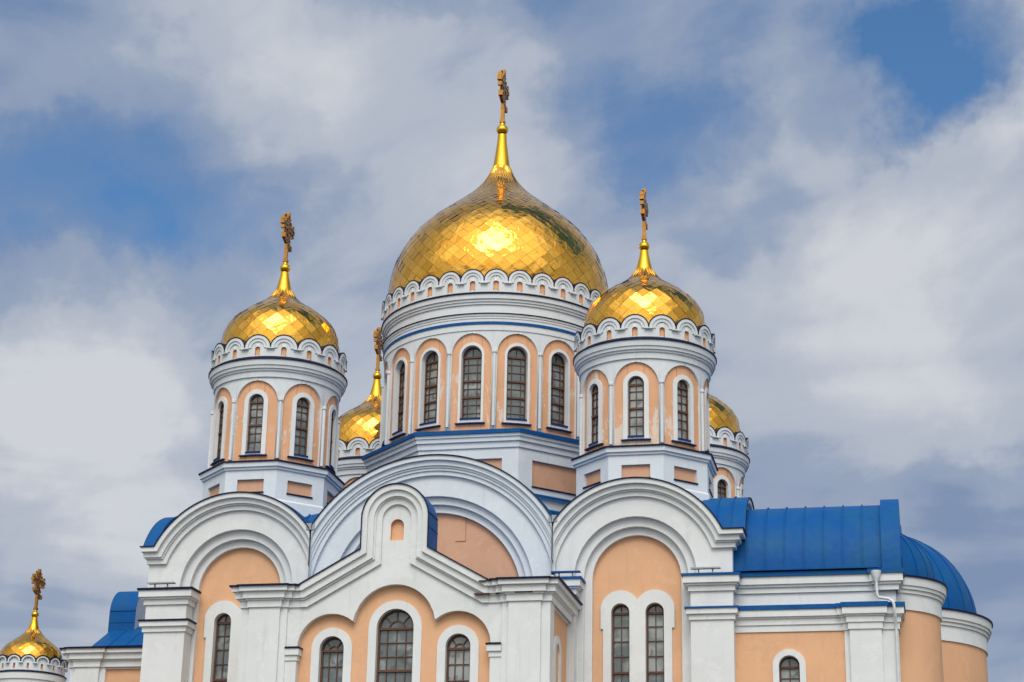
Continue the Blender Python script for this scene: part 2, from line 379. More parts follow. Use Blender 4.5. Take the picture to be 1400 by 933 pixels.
# ------------------------------------------------------------------ towers
def interp(prof, t):
    "smooth (Catmull) profile by arc-length-like parameter"
    n = len(prof)-1; i = min(int(t), n-1); f = t-i
    p0, p1, p2, p3 = prof[max(i-1,0)], prof[i], prof[i+1], prof[min(i+2,n)]
    return tuple(0.5*(2*p1[k] + (p2[k]-p0[k])*f + (2*p0[k]-5*p1[k]+4*p2[k]-p3[k])*f*f + (3*p1[k]-p0[k]-3*p2[k]+p3[k])*f**3) for k in (0,1))
def make_dome(prof, N, half, parent, seed, tilt=0.021):
    rnd = random.Random(seed)
    fine = [interp(prof, i/12) for i in range(12*(len(prof)-1)+1)]
    acc = [0]
    for a, b in zip(fine, fine[1:]): acc.append(acc[-1]+sqrt((a[0]-b[0])**2+(a[1]-b[1])**2))
    def at(s):
        s = max(0, min(acc[-1], s))
        for i in range(len(acc)-1):
            if acc[i+1] >= s:
                f = (s-acc[i])/(acc[i+1]-acc[i]+1e-9); return (fine[i][0]+(fine[i+1][0]-fine[i][0])*f, fine[i][1]+(fine[i+1][1]-fine[i][1])*f)
        return fine[-1]
    K = int(acc[-1]/half); rings = [at(acc[-1]*k/K) for k in range(K+1)]
    v, f, val = [], [], []
    def P(k, j):
        r, z = rings[k]; a = 2*pi*(j + (0.5 if k % 2 else 0))/N; return Vector((r*sin(a), -r*cos(a), z))
    for k in range(K-1):
        for j in range(N):
            jl, jr = (j-1, j) if k % 2 == 0 else (j, j+1)
            q = [P(k, j), P(k+1, jr), P(k+2, j), P(k+1, jl)]
            c = sum(q, Vector())/4; nrm = (q[2]-q[0]).cross(q[1]-q[3]).normalized()
            if nrm.dot(Vector((c.x, c.y, .2))) < 0: nrm = -nrm
            tx, ty = rnd.gauss(0, tilt), rnd.gauss(0, tilt); e1 = (q[1]-q[3]).normalized(); e2 = nrm.cross(e1)
            sc = min(1.0, (q[1]-q[3]).length/.12)
            i = len(v); val.append(rnd.random())
            for p in q:
                d = p-c; v.append(p + nrm*(d.dot(e1)*tx + d.dot(e2)*ty)*sc)
            f.append((i, i+1, i+2, i+3))
    me = bpy.data.meshes.new('onion_dome'); me.from_pydata(v, [], f); me.materials.append(GOLDT)
    uv = me.uv_layers.new(name='UVMap')
    for p in me.polygons:
        for li, c in zip(p.loop_indices, ((0,0),(1,0),(1,1),(0,1))): uv.data[li].uv = c
    at_ = me.attributes.new('rnd', 'FLOAT', 'FACE'); at_.data.foreach_set('value', val)
    o = bpy.data.objects.new('onion_dome', me); S.collection.objects.link(o); o.parent = parent
    core = MB(); core.lathe([(max(.02, r-.02), z) for r, z in fine[::4]], GOLD, 72); core.build('dome_shell', o)
    return o
def make_spire(dome, r0, z0, r1, z1, zb, rb):
    m = MB(); m.lathe([(r0*1.16, z0-.14), (r0*1.0, z0+.02), (r0*.80, z0+(z1-z0)*.33), (r1*1.08, z0+(z1-z0)*.8), (r1, z1)], GOLD, 40); m.build('spire', dome, smooth=50)
    m = MB(); m.lathe([(0.3*rb, zb-1.05*rb)]+[(rb*sin(pi*i/14), zb-rb*.95*cos(pi*i/14)) for i in range(2, 13)]+[(rb*.4, zb+rb*1.0), (rb*.4, zb+rb*1.25), (rb*.25, zb+rb*1.3)], GOLD, 32); m.build('gold_ball', dome)
def make_cross(dome, z0, h):
    "ornate gilded orthodox cross; arms run north-south, so it is seen nearly edge-on"
    m = MB(); mp = lambda u, v, d: (d, u*h*.68, z0+v*h); t = 0.026
    bx = lambda u0, u1, v0, v1, k=1.0: m.box(mp, u0, u1, v0, v1, -t*k*h, t*k*h, CROSSG)
    bx(-.045, .045, 0, .30, 1.15); bx(-.07, .07, .02, .07, 1.6)
    bx(-.052, -.022, .28, .93); bx(.022, .052, .28, .93)            # double-rail post
    bx(-.37, .37, .655, .685); bx(-.37, .37, .735, .765)            # double-rail crossbar
    for k in range(-5, 6): bx(k*.062-.012, k*.062+.012, .68, .74, .8)
    for k in range(8): bx(-.03, .03, .36+k*.07, .375+k*.07, .8)
    for sgn in (-1, 1):                                             # stepped trefoil ends
        e = sgn*.40
        bx(min(e, e+sgn*.075), max(e, e+sgn*.075), .675, .745, 1.4); bx(e-.035, e+.035, .765, .83, 1.2); bx(e-.035, e+.035, .59, .655, 1.2)
        e = sgn*.21; bx(e-.025, e+.025, .785, .85, 1.0); bx(e-.025, e+.025, .565, .635, 1.0)
    bx(-.04, .04, .93, 1.0, 1.4); bx(-.09, -.045, .87, .93, 1.1); bx(.045, .09, .87, .93, 1.1)
    for sgn in (-1, 1):
        m.bar(mp, (sgn*.05, .62), (sgn*.23, .46), .025, -t*h*.7, t*h*.7, CROSSG); m.bar(mp, (sgn*.05, .78), (sgn*.22, .92), .02, -t*h*.7, t*h*.7, CROSSG)
    m.bar(mp, (-.25, .50), (.25, .38), .035, -t*h, t*h, CROSSG); m.bar(mp, (-.25, .44), (.25, .32), .03, -t*h, t*h, CROSSG)
    for u, v in ((-.27, .49), (.27, .35)): bx(u-.04, u+.04, v-.045, v+.045, 1.4)
    m.build('gilded_cross', dome, smooth=0)
def make_parapet(R, N, zf, ra, z0, nz0, nz1, nw, parent, stilt=0.0, rings=2):
    "scalloped parapet: a round wall of small stepped arches with blue edging and peach niches"
    m = MB(); mp = cyl(R); U = 2*pi*R/N; hw = U/2; zc = zf+stilt; ra = min(ra, hw*.985)
    for i in range(N):
        c = i*U; top = atop(c, ra, zc)
        for a, b in ((c-hw, c-nw), (c+nw, c+hw)): m.sheet(mp, a, b, z0, (lambda x: top(x)), 0, WHITEM, 7)
        na = atop(c, nw, nz1-nw)
        m.sheet(mp, c-nw, c+nw, z0, nz0, 0, WHITEM, 2); m.sheet(mp, c-nw, c+nw, na, top, 0, WHITEM, 6)
        m.reveal(mp, archp(c, nw, nz1-nw, nz0, 8), 0, .07, PEACH); m.sheet(mp, c-nw, c+nw, nz0, na, .07, PEACH, 6)
        A = lambda r: archp(c, r, zc, zf, 12)
        m.ring(mp, A(ra), A(ra*.76), -.065, WHITEM); m.reveal(mp, A(ra*.76), -.065, -.033, WHITEM)
        if rings > 1: m.ring(mp, A(ra*.76), A(ra*.52), -.033, WHITEM); m.reveal(mp, A(ra*.52), -.033, 0, WHITEM)
        m.reveal(mp, A(ra), -.065, 0, WHITEM)
        m.ring(mp, arch(c, ra+.03, zc, 12), arch(c, ra-.004, zc, 12), -.075, NAVY); m.reveal(mp, arch(c, ra+.03, zc, 12), -.075, .16, NAVY)
        m.reveal(mp, arch(c, ra-.004, zc, 12), -.075, -.055, NAVY)
        for e in (c-hw,):                                           # drip ledge at the arch feet
            dw = hw*.3
            for k in range(2): m.box(mp, e-dw+dw*k, e+dw*k, zf-.035, zf, -.09, .0, WHITEM)
    m.lathe([(R-.16, z0), (R-.16, zf+ra*.55)], WHITEM, N*2)
    return m.build('scalloped_parapet', parent, smooth=30)

def make_drum(R, N, zb, ztop, nr, nzs, wr, wzs, wzb, parent, cornice, corn_m, nicheD=.07):
    "round drum wall: N arched peach niches, each with a window opening, under a moulded cornice"
    m = MB(); mp = cyl(R); U = 2*pi*R/N; hw = U/2
    for i in range(N):
        c = i*U; nt_ = atop(c, nr, nzs); wt = atop(c, wr, wzs)
        m.sheet(mp, c-hw, c-nr, zb, ztop, 0, WHITEM, 1); m.sheet(mp, c+nr, c+hw, zb, ztop, 0, WHITEM, 1)
        m.sheet(mp, c-nr, c+nr, nt_, ztop, 0, WHITEM, 16); m.reveal(mp, archp(c, nr, nzs, zb), 0, nicheD, WHITEM)
        for a, b in ((c-nr, c-wr), (c+wr, c+nr)): m.sheet(mp, a, b, zb, nt_, nicheD, PEACHP, 8)
        m.sheet(mp, c-wr, c+wr, zb, wzb, nicheD, PEACHP, 3); m.sheet(mp, c-wr, c+wr, wt, nt_, nicheD, PEACHP, 10)
    m.lathe([(R-.36, zb), (R-.36, ztop)], WOOD, 48)                 # dark inner face behind the glass
    o = m.build('tower_drum', parent, smooth=30)
    k = MB(); k.lathe(cornice, corn_m, 96); k.build('drum_cornice', o)
    return o
def make_colonnette(R, phi_off, z0, z1, parent):
    m = MB(); r = .052; a0 = phi_off; c = ((R+.02)*sin(a0), -(R+.02)*cos(a0))
    m.lathe([(r, z0), (r, z1-.06), (r*1.5, z1-.05), (r*1.5, z1), (r*1.15, z1+.01), (r*1.15, z1+.04), (r*.6, z1+.06)], WHITEM, 14, c)
    m.lathe([(.02, z0-.10), (r*.55, z0-.08), (r*.5, z0-.03), (r, z0)], GREY, 14, c)
    return m.build('colonnette', parent)
def octagon(R, c=(0,0)): return [(c[0]+R*sin(radians(22.5+45*k)), c[1]-R*cos(radians(22.5+45*k))) for k in range(8)]
def make_octagon(R, zb, pz0, pz1, pw, prof, pm, parent, mm=None):
    m = MB(); F = R*cos(radians(22.5)); L = R*sin(radians(22.5))
    for k in range(8):
        a = radians(45*k); mp = flat(F*sin(a), -F*cos(a), a)
        zt = prof[0][1]
        m.sheet(mp, -L, -pw, zb, zt, 0, WHITEB); m.sheet(mp, pw, L, zb, zt, 0, WHITEB)
        m.sheet(mp, -pw, pw, zb, pz0, 0, WHITEB); m.sheet(mp, -pw, pw, pz1, zt, 0, WHITEB)
        m.reveal(mp, [(-pw,pz0),(-pw,pz1),(pw,pz1),(pw,pz0),(-pw,pz0)], 0, .09, WHITEB); m.sheet(mp, -pw, pw, pz0, pz1, .09, PEACHD)
        m.box(mp, -pw-.02, pw+.02, pz0-.03, pz0+.012, -.035, .085, NAVY)
    o = m.build('octagonal_base', parent, smooth=0)
    k = MB(); k.sweep(octagon(R), prof, pm, closed=True); k.build('base_cornice', o, smooth=20)
    return o

B = 5.72
cathedral = empty('cathedral', 'white and peach Orthodox cathedral with blue metal roofs and five golden onion domes', 'cathedral')

# ---- corner tower, built round the world axis and copied to the four corners
CP = [(1.78,21.35),(1.88,21.7),(1.935,22.1),(1.91,22.56),(1.82,22.89),(1.65,23.17),(1.44,23.37),(1.15,23.61),(.85,23.80),(.60,23.97),(.43,24.12),(.34,24.26),(.28,24.40)]
corner_parts = []
def corner_tower():
    R = 2.0
    cor = [(R, 20.74), (R+.05, 20.74), (R+.06, 20.93), (R+.10, 20.93), (R+.11, 21.0), (R+.155, 21.0), (R+.165, 21.10), (R+.20, 21.10), (R+.22, 21.27), (R+.25, 21.27), (R+.25, 21.31), (R+.10, 21.42)]
    cm = [WHITEM]*8 + [NAVY]*3
    d = make_drum(R, 8, 17.9, 20.76, .70, 19.94, .255, 19.95, 18.30, cathedral, cor, cm)
    make_parapet(2.13, 16, 21.67, .41, 21.38, 21.43, 21.72, .085, d)
    dome = make_dome(CP, 26, .20, cathedral, 3)
    make_spire(dome, .27, 24.36, .135, 25.04, 25.2, .17); make_cross(dome, 25.38, 1.82)
    oc = make_octagon(2.16, 15.2, 17.0, 17.42, .43, [(0,17.72),(.05,17.72),(.05,17.80),(.11,17.80),(.12,17.94),(.16,17.94),(.16,17.985),(-.17,18.03)], [WHITEB]*4+[NAVY]*3, cathedral)
    pl = MB(); pl.sweep(octagon(2.16), [(0,16.78),(.05,16.72),(.05,15.2)], WHITEB, closed=True); pl.build('base_plinth', oc, smooth=0)
    mp = cyl(R)
    win = make_window(mp, 0, .255, 18.30, 19.95, .18, cathedral, (2,), [18.66, 18.94, 19.2, 19.48, 19.74, 19.95], thick=(2, 5), surround=(.40, 19.95, 18.21), sill=(18.20, .46, .05), wallp=.07)
    col = make_colonnette(R, 0, 18.10, 20.02, cathedral)
    return d, dome, oc, win, col
tow = corner_tower()
spots = [(-6,-B),(6,-B),(-6,B),(6,B)]
for i, (x, y) in enumerate(spots):
    for p in tow[:3]:
        if i: 
            # a part and its children
            dup(p, (x, y, 0))
        else: p.location = (x, y, 0)
first = [True, True]
def put(o, idx, loc, rz):
    if first[idx]: o.location = loc; o.rotation_euler = (0,0,rz); first[idx] = False
    else: dup(o, loc, rz)
for i, (x, y) in enumerate(spots):
    for k in range(-2, 4):
        put(tow[3], 0, (x, y, 0), radians(45*k))
    for k in range(-2, 4):
        put(tow[4], 1, (x, y, 0), radians(45*k-22.5))

# ---- main drum
MP_ = [(3.66,24.62),(3.80,25.1),(3.90,25.65),(3.89,26.12),(3.83,26.51),(3.71,26.92),(3.49,27.42),(3.15,27.95),(2.72,28.45),(2.10,28.98),(1.60,29.39),(1.15,29.77),(.70,30.25),(.43,30.70),(.32,31.0)]
R = 3.93
cor = [(R,23.31),(R+.03,23.31),(R+.03,23.515),(R+.06,23.515),(R+.06,23.605),(R+.03,23.605),(R+.03,23.72),(R+.05,23.72),(R+.05,23.80),(R+.075,23.80),(R+.075,23.87),(R+.11,23.87),(R+.11,23.895),(R-.01,23.93),
       (R-.02,24.22),(R+.03,24.23),(R+.03,24.31),(R+.07,24.31),(R+.07,24.40),(R+.12,24.40),(R+.13,24.56),(R+.165,24.56),(R+.165,24.605),(R+.02,24.68)]
cm = [WHITEM]*2+[BLUE]*3+[WHITEM]*5+[NAVY]*3+[WHITEM]*7+[NAVY]*3
md = make_drum(R, 16, 19.7, 23.33, .68, 22.55, .35, 22.46, 20.28, cathedral, cor, cm)
make_parapet(4.03, 32, 24.96, .40, 24.64, 24.70, 25.04, .095, md, stilt=.06)
mdome = make_dome(MP_, 48, .215, cathedral, 11)
make_spire(mdome, .31, 30.98, .16, 32.28, 32.49, .215); make_cross(mdome, 32.72, 2.2)
moc = make_octagon(4.34, 16.0, 17.99, 18.87, 1.12, [(0,19.22),(.05,19.22),(.06,19.42),(.12,19.42),(.13,19.56),(.17,19.56),(.18,19.66),(.23,19.66),(.23,19.79),(-.2,19.86)], [WHITEB]*6+[BLUE]*3, cathedral)
pl = MB(); pl.sweep(octagon(4.34), [(0,17.78),(.22,17.70),(.22,17.60),(.12,17.60),(.12,17.30),(.34,17.20),(.34,17.10),(.2,17.1),(.2,15.5)], [BLUE,BLUE,WHITEM,WHITEM,BLUE,BLUE,WHITEM,WHITEM], closed=True); pl.build('base_plinth', moc, smooth=0)
mw = make_window(cyl(R), 0, .35, 20.28, 22.46, .27, cathedral, (3, (.27,.74)), [20.52, 20.80, 21.06, 21.36, 21.62, 21.92, 22.20, 22.45], thick=(2, 4, 7), surround=(.43, 22.48, 20.12), sill=(20.12, .50, .06), wallp=.07)
mc = make_colonnette(R, 0, 20.02, 22.58, cathedral)
for k in range(-5, 8):
    a = radians(22.5*k)
    if k == -5: mw.rotation_euler = (0,0,a); mc.rotation_euler = (0,0,a-radians(11.25))
    else: dup(mw, (0,0,0), a); dup(mc, (0,0,0), a-radians(11.25))

# ------------------------------------------------------------------ zakomara bays
YF, XW, XJ, XC, ZC = -8.28, 8.86, 3.69, 6.05, 13.92
MOULD = [(2.36,0),(2.36,-.10),(2.50,-.10),(2.50,-.16),(2.545,-.16),(2.545,-.23),(2.70,-.23),(2.70,-.34),(2.835,-.34),(2.835,-.38),(2.865,-.38)]
def side_bay(mp, ucorner, ujoin, name, windows=True, over=1.0):
    "one arched side bay: wall, three stepped recesses, peach field; u is measured from the arch centre, the corner is at +ucorner"
    m = MB(); zret = 15.18; N = 24
    def hi(x):
        if x > 2.55: return zret
        return ZC + sqrt(max(0, 2.83**2 - x*x))
    m.sheet(mp, -ujoin, -1.78, 0, hi, 0, WHITE, 4); m.sheet(mp, -1.78, 1.78, atop(0,1.78,ZC), hi, 0, WHITE, N)
    m.sheet(mp, 1.78, 2.55, 0, hi, 0, WHITE, 5); m.sheet(mp, 2.55, ucorner, 0, zret, 0, WHITE)
    for r0, r1, d in ((1.78, 1.52, .17), (1.52, 1.30, .34)):
        m.ring(mp, archp(0, r0, ZC, 0, N), archp(0, r1, ZC, 0, N), d, WHITE); m.reveal(mp, archp(0, r0, ZC, 0, N), d-.17, d, WHITE)
    m.reveal(mp, archp(0, 1.30, ZC, 0, N), .34, .5, WHITE)
    T = atop(0, 1.30, ZC)
    if windows:
        wr, zs, zb = .268, 12.97, 8.2
        segs = []
        for c in (-.5, .5):
            m.sheet(mp, c-wr, c+wr, atop(c, wr, zs), T, .5, PEACH, 10); m.sheet(mp, c-wr, c+wr, 0, zb, .5, PEACH)
        for a, b in ((-1.30, -.5-wr), (-.5+wr, .5-wr), (.5+wr, 1.30)): m.sheet(mp, a, b, 0, T, .5, PEACH, 10)
    else: m.sheet(mp, -1.30, 1.30, 0, T, .5, PEACH, N)
    bay = m.build(name, cathedral, smooth=0)
    # moulded archivolt with a short level return at the outer corner
    k = MB(); rows = []
    for r, d in MOULD:
        zi = zret - (2.865-r); a1 = math.asin(min(1, (zi-ZC)/r)); a0 = pi - 0.18
        row = []
        for i in range(41):
            a = a0 + (a1-a0)*i/40; u = r*cos(a); v = ZC + r*sin(a)
            row.append(mp(max(u, -ujoin), v, d))
        if windows: row += [mp(ucorner-d*over, zi, d), mp(ucorner-d*over, zi, .62)]
        rows.append(row)
    k.grid(rows, [WHITE]*8+[NAVY]*2); k.build('archivolt', bay, smooth=30)
    return bay
def double_windows(mp, parent):
    m = MB(); d = .45; zb = 8.2; zs = 13.07; wr = .268; pts = []
    # white double surround: two lobes with a cusp between, ears above narrower legs
    def top(x): return max(atop(-.5, .585, 13.03)(x) if abs(x+.5) < .585 else 0, atop(.5, .585, 13.03)(x) if abs(x-.5) < .585 else 0)
    for c in (-.5, .5):
        sg = -1 if c < 0 else 1
        ex = sorted((c+sg*wr, sg*1.085)); m.sheet(mp, ex[0], ex[1], 12.50, top, d, WHITE, 10)
        lx = sorted((c+sg*wr, sg*1.0)); m.sheet(mp, lx[0], lx[1], 8.0, 12.50, d, WHITE)
        m.sheet(mp, c-wr, c+wr, atop(c, wr, 12.97), top, d, WHITE, 12)
        ix = sorted((c-sg*wr, 0)); m.sheet(mp, ix[0], ix[1], 8.0, top, d, WHITE, 8)
        m.reveal(mp, archp(c, wr, 12.97, zb), d, .82, WHITE)
        P = [(sg*1.0, 8.0), (sg*1.0, 12.50), (sg*1.085, 12.50), (sg*1.085, 13.03)]
        P += [(c+sg*.585*cos(pi*i/30), 13.03+.585*sin(pi*i/30)) for i in range(1, 28)]
        m.reveal(mp, P, d, .51, WHITE)
    m.build('double_window_surround', parent, smooth=0)
    for c in (-.5, .5):
        make_window(mp, c, wr, zb, 12.97, .72, cathedral, (2,), [8.9, 9.5, 10.1, 10.7, 11.25, 11.72, 12.16, 12.58, 12.97], thick=(4, 8), fr=.05)
for sx in (1, -1):
    mp = flat(sx*XC, YF, 0, sx)
    b = side_bay(mp, XW-XC, XC-XJ, 'arched_bay', True, 1.0 if sx > 0 else .55); double_windows(mp, b)
# side faces of the corner blocks, turned to west and east
WYC = -5.5
for sgn in (-1, 1):
    mp = flat(sgn*XW, WYC, sgn*pi/2, -sgn)
    side_bay(mp, WYC-YF-0.004, 2.4, 'arched_bay', False)
    mp = flat(sgn*XW, -WYC, sgn*pi/2, sgn); side_bay(mp, WYC-YF-0.004, 2.4, 'arched_bay', False)
# middle bay
m = MB(); mp = flat(0, YF, 0); ZM = 13.42; RM_ = 4.28
hi = atop(0, RM_, ZM)
m.sheet(mp, -XJ, -3.1, 0, hi, 0, WHITEB, 3); m.sheet(mp, 3.1, XJ, 0, hi, 0, WHITEB, 3); m.sheet(mp, -3.1, 3.1, atop(0,3.1,ZM), hi, 0, WHITEB, 36)
for r0, r1, d in ((3.1, 2.88, .14), (2.88, 2.66, .28)):
    m.ring(mp, archp(0, r0, ZM, 0, 36), archp(0, r1, ZM, 0, 36), d, WHITEB); m.reveal(mp, archp(0, r0, ZM, 0, 36), d-.14, d, WHITEB)
m.reveal(mp, archp(0, 2.66, ZM, 0, 36), .28, .42, WHITEB); m.sheet(mp, -2.66, 2.66, 0, atop(0,2.66,ZM), .42, PEACHD, 36)
mid = m.build('arched_bay', cathedral, smooth=0)
k = MB(); rows = []
MM = [(3.72,0),(3.72,-.10),(3.85,-.10),(3.85,-.15),(3.93,-.15),(3.93,-.19),(3.99,-.19),(3.99,-.24),(4.14,-.24),(4.14,-.33),(4.27,-.33),(4.27,-.37),(4.30,-.37)]
for r, d in MM:
    a0 = pi-.12; row = []
    for i in range(61):
        a = a0 + (pi-2*a0)*i/60; u = max(-XJ+.03, min(XJ-.03, r*cos(a))); row.append(mp(u, ZM+r*sin(a), d))
    rows.append(row)
k.grid(rows, [WHITEB]*10+[NAVY]*2); k.build('archivolt', mid, smooth=30)
hm = MB(); hm.box(mp, .62, .90, 15.22, 15.95, .405, .425, PEACHD); hm.box(mp, .60, .92, 15.205, 15.222, .405, .43, SEAMM); hm.box(mp, .90, .915, 15.22, 15.93, .405, .43, SEAMM); hm.build('access_hatch', mid, smooth=0)

# ------------------------------------------------------------------ piers
def pier(x0, x1, name='pier', lower=True, y=YF, proud=.24):
    P = [(0,0),(0,12.56),(.05,12.56),(.05,12.72),(.12,12.72),(.12,12.87),(.16,12.87),(.16,12.92),(.0,12.95),(.0,13.38),(.06,13.38),(.06,13.54),(.12,13.54),(.12,13.60),(.19,13.60),(.19,13.80),(.235,13.80),(.235,13.865),(-.22,13.93)]
    mm = [WHITE]*5+[BLUE]*3+[WHITE]*7+[BLUE]*3
    if x1 < -5: mm = [NAVY if q is BLUE else q for q in mm]
    if not lower: P = [P[0]] + P[9:]; mm = [WHITE] + mm[9:]
    m = MB(); m.sweep([(x0, y+.3), (x0, y-proud), (x1, y-proud), (x1, y+.3)], P, mm, caps=False)
    return m.build(name, cathedral, smooth=0)
pier(7.67, 8.88); pier(-8.76, -7.47); pier(3.04, 4.33, lower=False); pier(-4.33, -3.04, lower=False)

# ------------------------------------------------------------------ roofs
def barrel(mp, R_, zc, d0, d1, a0, a1, name, parent, seam=.55, n=36):
    m = MB(); A = [a0 + (a1-a0)*i/n for i in range(n+1)]
    m.grid([[mp(R_*cos(a), zc+R_*sin(a), d0) for a in A], [mp(R_*cos(a), zc+R_*sin(a), d1) for a in A]], BLUE)
    k = int((d1-d0)/seam)
    for j in range(1, k+1):
        d = d0 + j*(d1-d0)/(k+1)
        for da, db, ra, rb in ((-.014, -.014, 0, .04), (-.014, .014, .04, .04), (.014, .014, .04, 0)):
            m.grid([[mp((R_+ra)*cos(a), zc+(R_+ra)*sin(a), d+da) for a in A], [mp((R_+rb)*cos(a), zc+(R_+rb)*sin(a), d+db) for a in A]], BLUE)
    return m.build(name, parent, smooth=30)
def xbarrel(mp):
    o = barrel(mp, 2.87, ZC, -.36, .9, radians(25.5), radians(150), 'barrel_roof', cathedral)
    barrel(mp, 2.87, ZC, .9, 5.1, radians(44), radians(150), 'barrel_roof_inner', o)
for sx in (1, -1):
    barrel(flat(sx*XC, YF, 0, sx), 2.87, ZC, -.36, 4.9, radians(25.5), radians(146), 'barrel_roof', cathedral)
    mp = flat(sx*XW, WYC, sx*pi/2, -sx); xbarrel(mp)
    mp = flat(sx*XW, -WYC, sx*pi/2, sx); xbarrel(mp)
barrel(flat(0, YF, 0), 4.30, ZM, -.35, 5.2, radians(30), radians(150), 'barrel_roof', cathedral)
m = MB(); m.box(flat(), -8.6, 8.6, 13.0, 14.0, -7.0, 7.6, BLUE); m.box(flat(), -3.6, 3.6, 13.9, 16.4, -3.6, 3.6, BLUE); m.build('roof_deck', cathedral, smooth=0)
m = MB(); P = flat()
m.sheet(flat(0, 8.28, pi), -XW, XW, 0, 15.1, 0, WHITE); m.build('rear_wall', cathedral, smooth=0)

# ------------------------------------------------------------------ portal with keel gable
def portal(loc, rz, depth, kd=1.35, sp=.55, kf=-.29, XB=2.66):
    mp = flat(); XE = 4.38; SL = .56; ZT = 13.16
    line = lambda x: ZT + max(0, XB-abs(x))*SL
    tre = lambda x: 11.97+sqrt(max(0, 1.18**2-x*x)) if abs(x) <= 1.165 else 11.42+sqrt(max(0, .95**2-(abs(x)-1.8)**2))
    m = MB()
    kok = atop(0, .95, 15.0)
    for sg in (1, -1):
        iv = lambda a, b: (min(sg*a, sg*b), max(sg*a, sg*b))
        m.sheet(mp, *iv(.19, .95), tre, kok, 0, WHITE, 14); m.sheet(mp, *iv(0, .19), tre, 14.40, 0, WHITE, 3); m.sheet(mp, *iv(0, .19), atop(0,.19,14.82), kok, 0, WHITE, 6); m.sheet(mp, *iv(.95, 1.165), tre, line, 0, WHITE, 3)
        m.sheet(mp, *iv(1.165, 2.66), tre, line, 0, WHITE, 14); m.sheet(mp, *iv(2.66, 2.75), tre, line, 0, WHITE, 4)
        m.sheet(mp, *iv(2.75, max(XB, 2.8)), 0, line, 0, WHITE); m.sheet(mp, *iv(max(XB, 2.8), XE), 0, ZT, 0, WHITE)
        tp = [(sg*x, tre(sg*x)) for x in [1.165*(1-cos(pi*i/24))/1 if False else 1.165*i/14 for i in range(15)]]
        tp += [(sg*(1.8-.95*cos(a)), 11.42+.95*sin(a)) for a in [math.acos(.635/.95) + (pi-math.acos(.635/.95))*i/18 for i in range(19)]] + [(sg*2.75, 0)]
        m.reveal(mp, tp, 0, .2, WHITE)
    # peach field with three window openings
    wins = [(0, .53, 11.97, 7.6), (-1.8, .35, 11.42, 7.9), (1.8, .35, 11.42, 7.9)]
    edges = [(-2.75, -1.165, wins[1]), (-1.165, 1.165, wins[0]), (1.165, 2.75, wins[2])]
    for a, b, (c, r, zs, zb) in edges:
        m.sheet(mp, a, c-r, 0, tre, .2, PEACH, 12); m.sheet(mp, c+r, b, 0, tre, .2, PEACH, 12)
        m.sheet(mp, c-r, c+r, atop(c, r, zs), tre, .2, PEACH, 14); m.sheet(mp, c-r, c+r, 0, zb, .2, PEACH)
    # gable behind-faces, side walls
    for sg in (1, -1):
        s_ = flat(sg*XE, 0, sg*pi/2, sg)                             # u runs back into the depth
        m.sheet(s_, 0, sp, 0, ZT, 0, WHITE); m.sheet(s_, sp, depth-.1, 0, 12.5, .06, PEACH); m.sheet(s_, sp, depth-.1, 12.5, ZT, 0, WHITE)
        m.sheet(s_, depth-.1, depth+.5, 0, ZT, 0, WHITE)
        m.reveal(s_, [(sp, 0), (sp, 12.5), (depth-.1, 12.5), (depth-.1, 0)], 0, .06, WHITE)
    o = m.build('portal', cathedral, smooth=0, loc=loc, rz=rz)
    # raking cornice that runs up into the keel-arched kokoshnik
    k = MB(); rows = []
    LY = [(.60,0),(.60,-.08),(.41,-.08),(.41,-.13),(.36,-.13),(.36,-.20),(.17,-.20),(.17,-.28),(.0,-.28)]
    def layer(dd, wv, up=0.0, back=None):
        r = .95 - dd*.88 + up; pts = []
        zl = lambda x: ZT + (XB-x)*SL - dd*1.146 + up*1.146
        xb = XB - .26*dd
        half = [(r*sin(pi/2*i/18), 15.0 + r*cos(pi/2*i/18)) for i in range(19)] + [(r, zl(r)), (xb, zl(xb)), (XB+.02, zl(xb))]
        full = [(-x, z) for x, z in reversed(half)] + half[1:]
        return [mp(x, z, wv if back is None else back) for x, z in full]
    k.grid([layer(*l) for l in LY], WHITE)
    k.grid([layer(0, -.28), layer(0, -.32), layer(0, -.32, .03), layer(0, 0, .032, .5)], [NAVY, NAVY, BLUE])
    for sg in (1, -1):
        path = [(XB,0)] + ([(3.07,0),(3.07,-.07)] if XB < 3 else [(XB+.02,0),(XB+.02,-.07)]) + [(3.26,-.07),(3.26,-.16),(4.16,-.16),(4.16,-.07),(XE+.03,-.07)] + ([(XE+.03,.12),(XE+.12,.12),(XE+.12,.95),(XE+.03,.95)] if sp > 1 else []) + [(XE+.03,depth+.3)]
        prof = [(0,12.56),(.05,12.56),(.05,12.75),(.09,12.75),(.09,12.80),(.16,12.80),(.16,12.99),(.25,12.99),(.25,13.12),(.31,13.12),(.31,13.165),(-.1,13.21)]
        if sg < 0: path = [(-x, y) for x, y in reversed(path)]
        k.sweep(path, prof, [WHITE]*8+[NAVY]*3, caps=False)
    k.build('gable_cornice', o, smooth=30)
    # kokoshnik: centre niche and blue barrel behind
    q = MB()
    q.reveal(mp, archp(0,.19,14.82,14.40,14)+[(-.19,14.40)], 0, .12, PEACH); q.sheet(mp, -.195, .195, 14.395, atop(0,.195,14.82), .12, PEACH, 10)
    a = archp(0, .985, 15.0, 14.0, 20); q.reveal(mp, a, kf, kd, BLUE)
    xs = [x for x, z in a]
    q.grid([[mp(x, 14.0, kd-.01) for x in xs], [mp(x, z, kd-.01) for x, z in a]], WHITE)
    for sg in (1, -1):
        for z in (14.72, 15.12): q.box(mp, min(sg*.975, sg*1.0), max(sg*.975, sg*1.0), z-.012, z+.012, kf+.02, kd-.02, BLUE)
    q.build('kokoshnik', o, smooth=30)
    # roof slopes
    q = MB()
    zr = ZT+.04
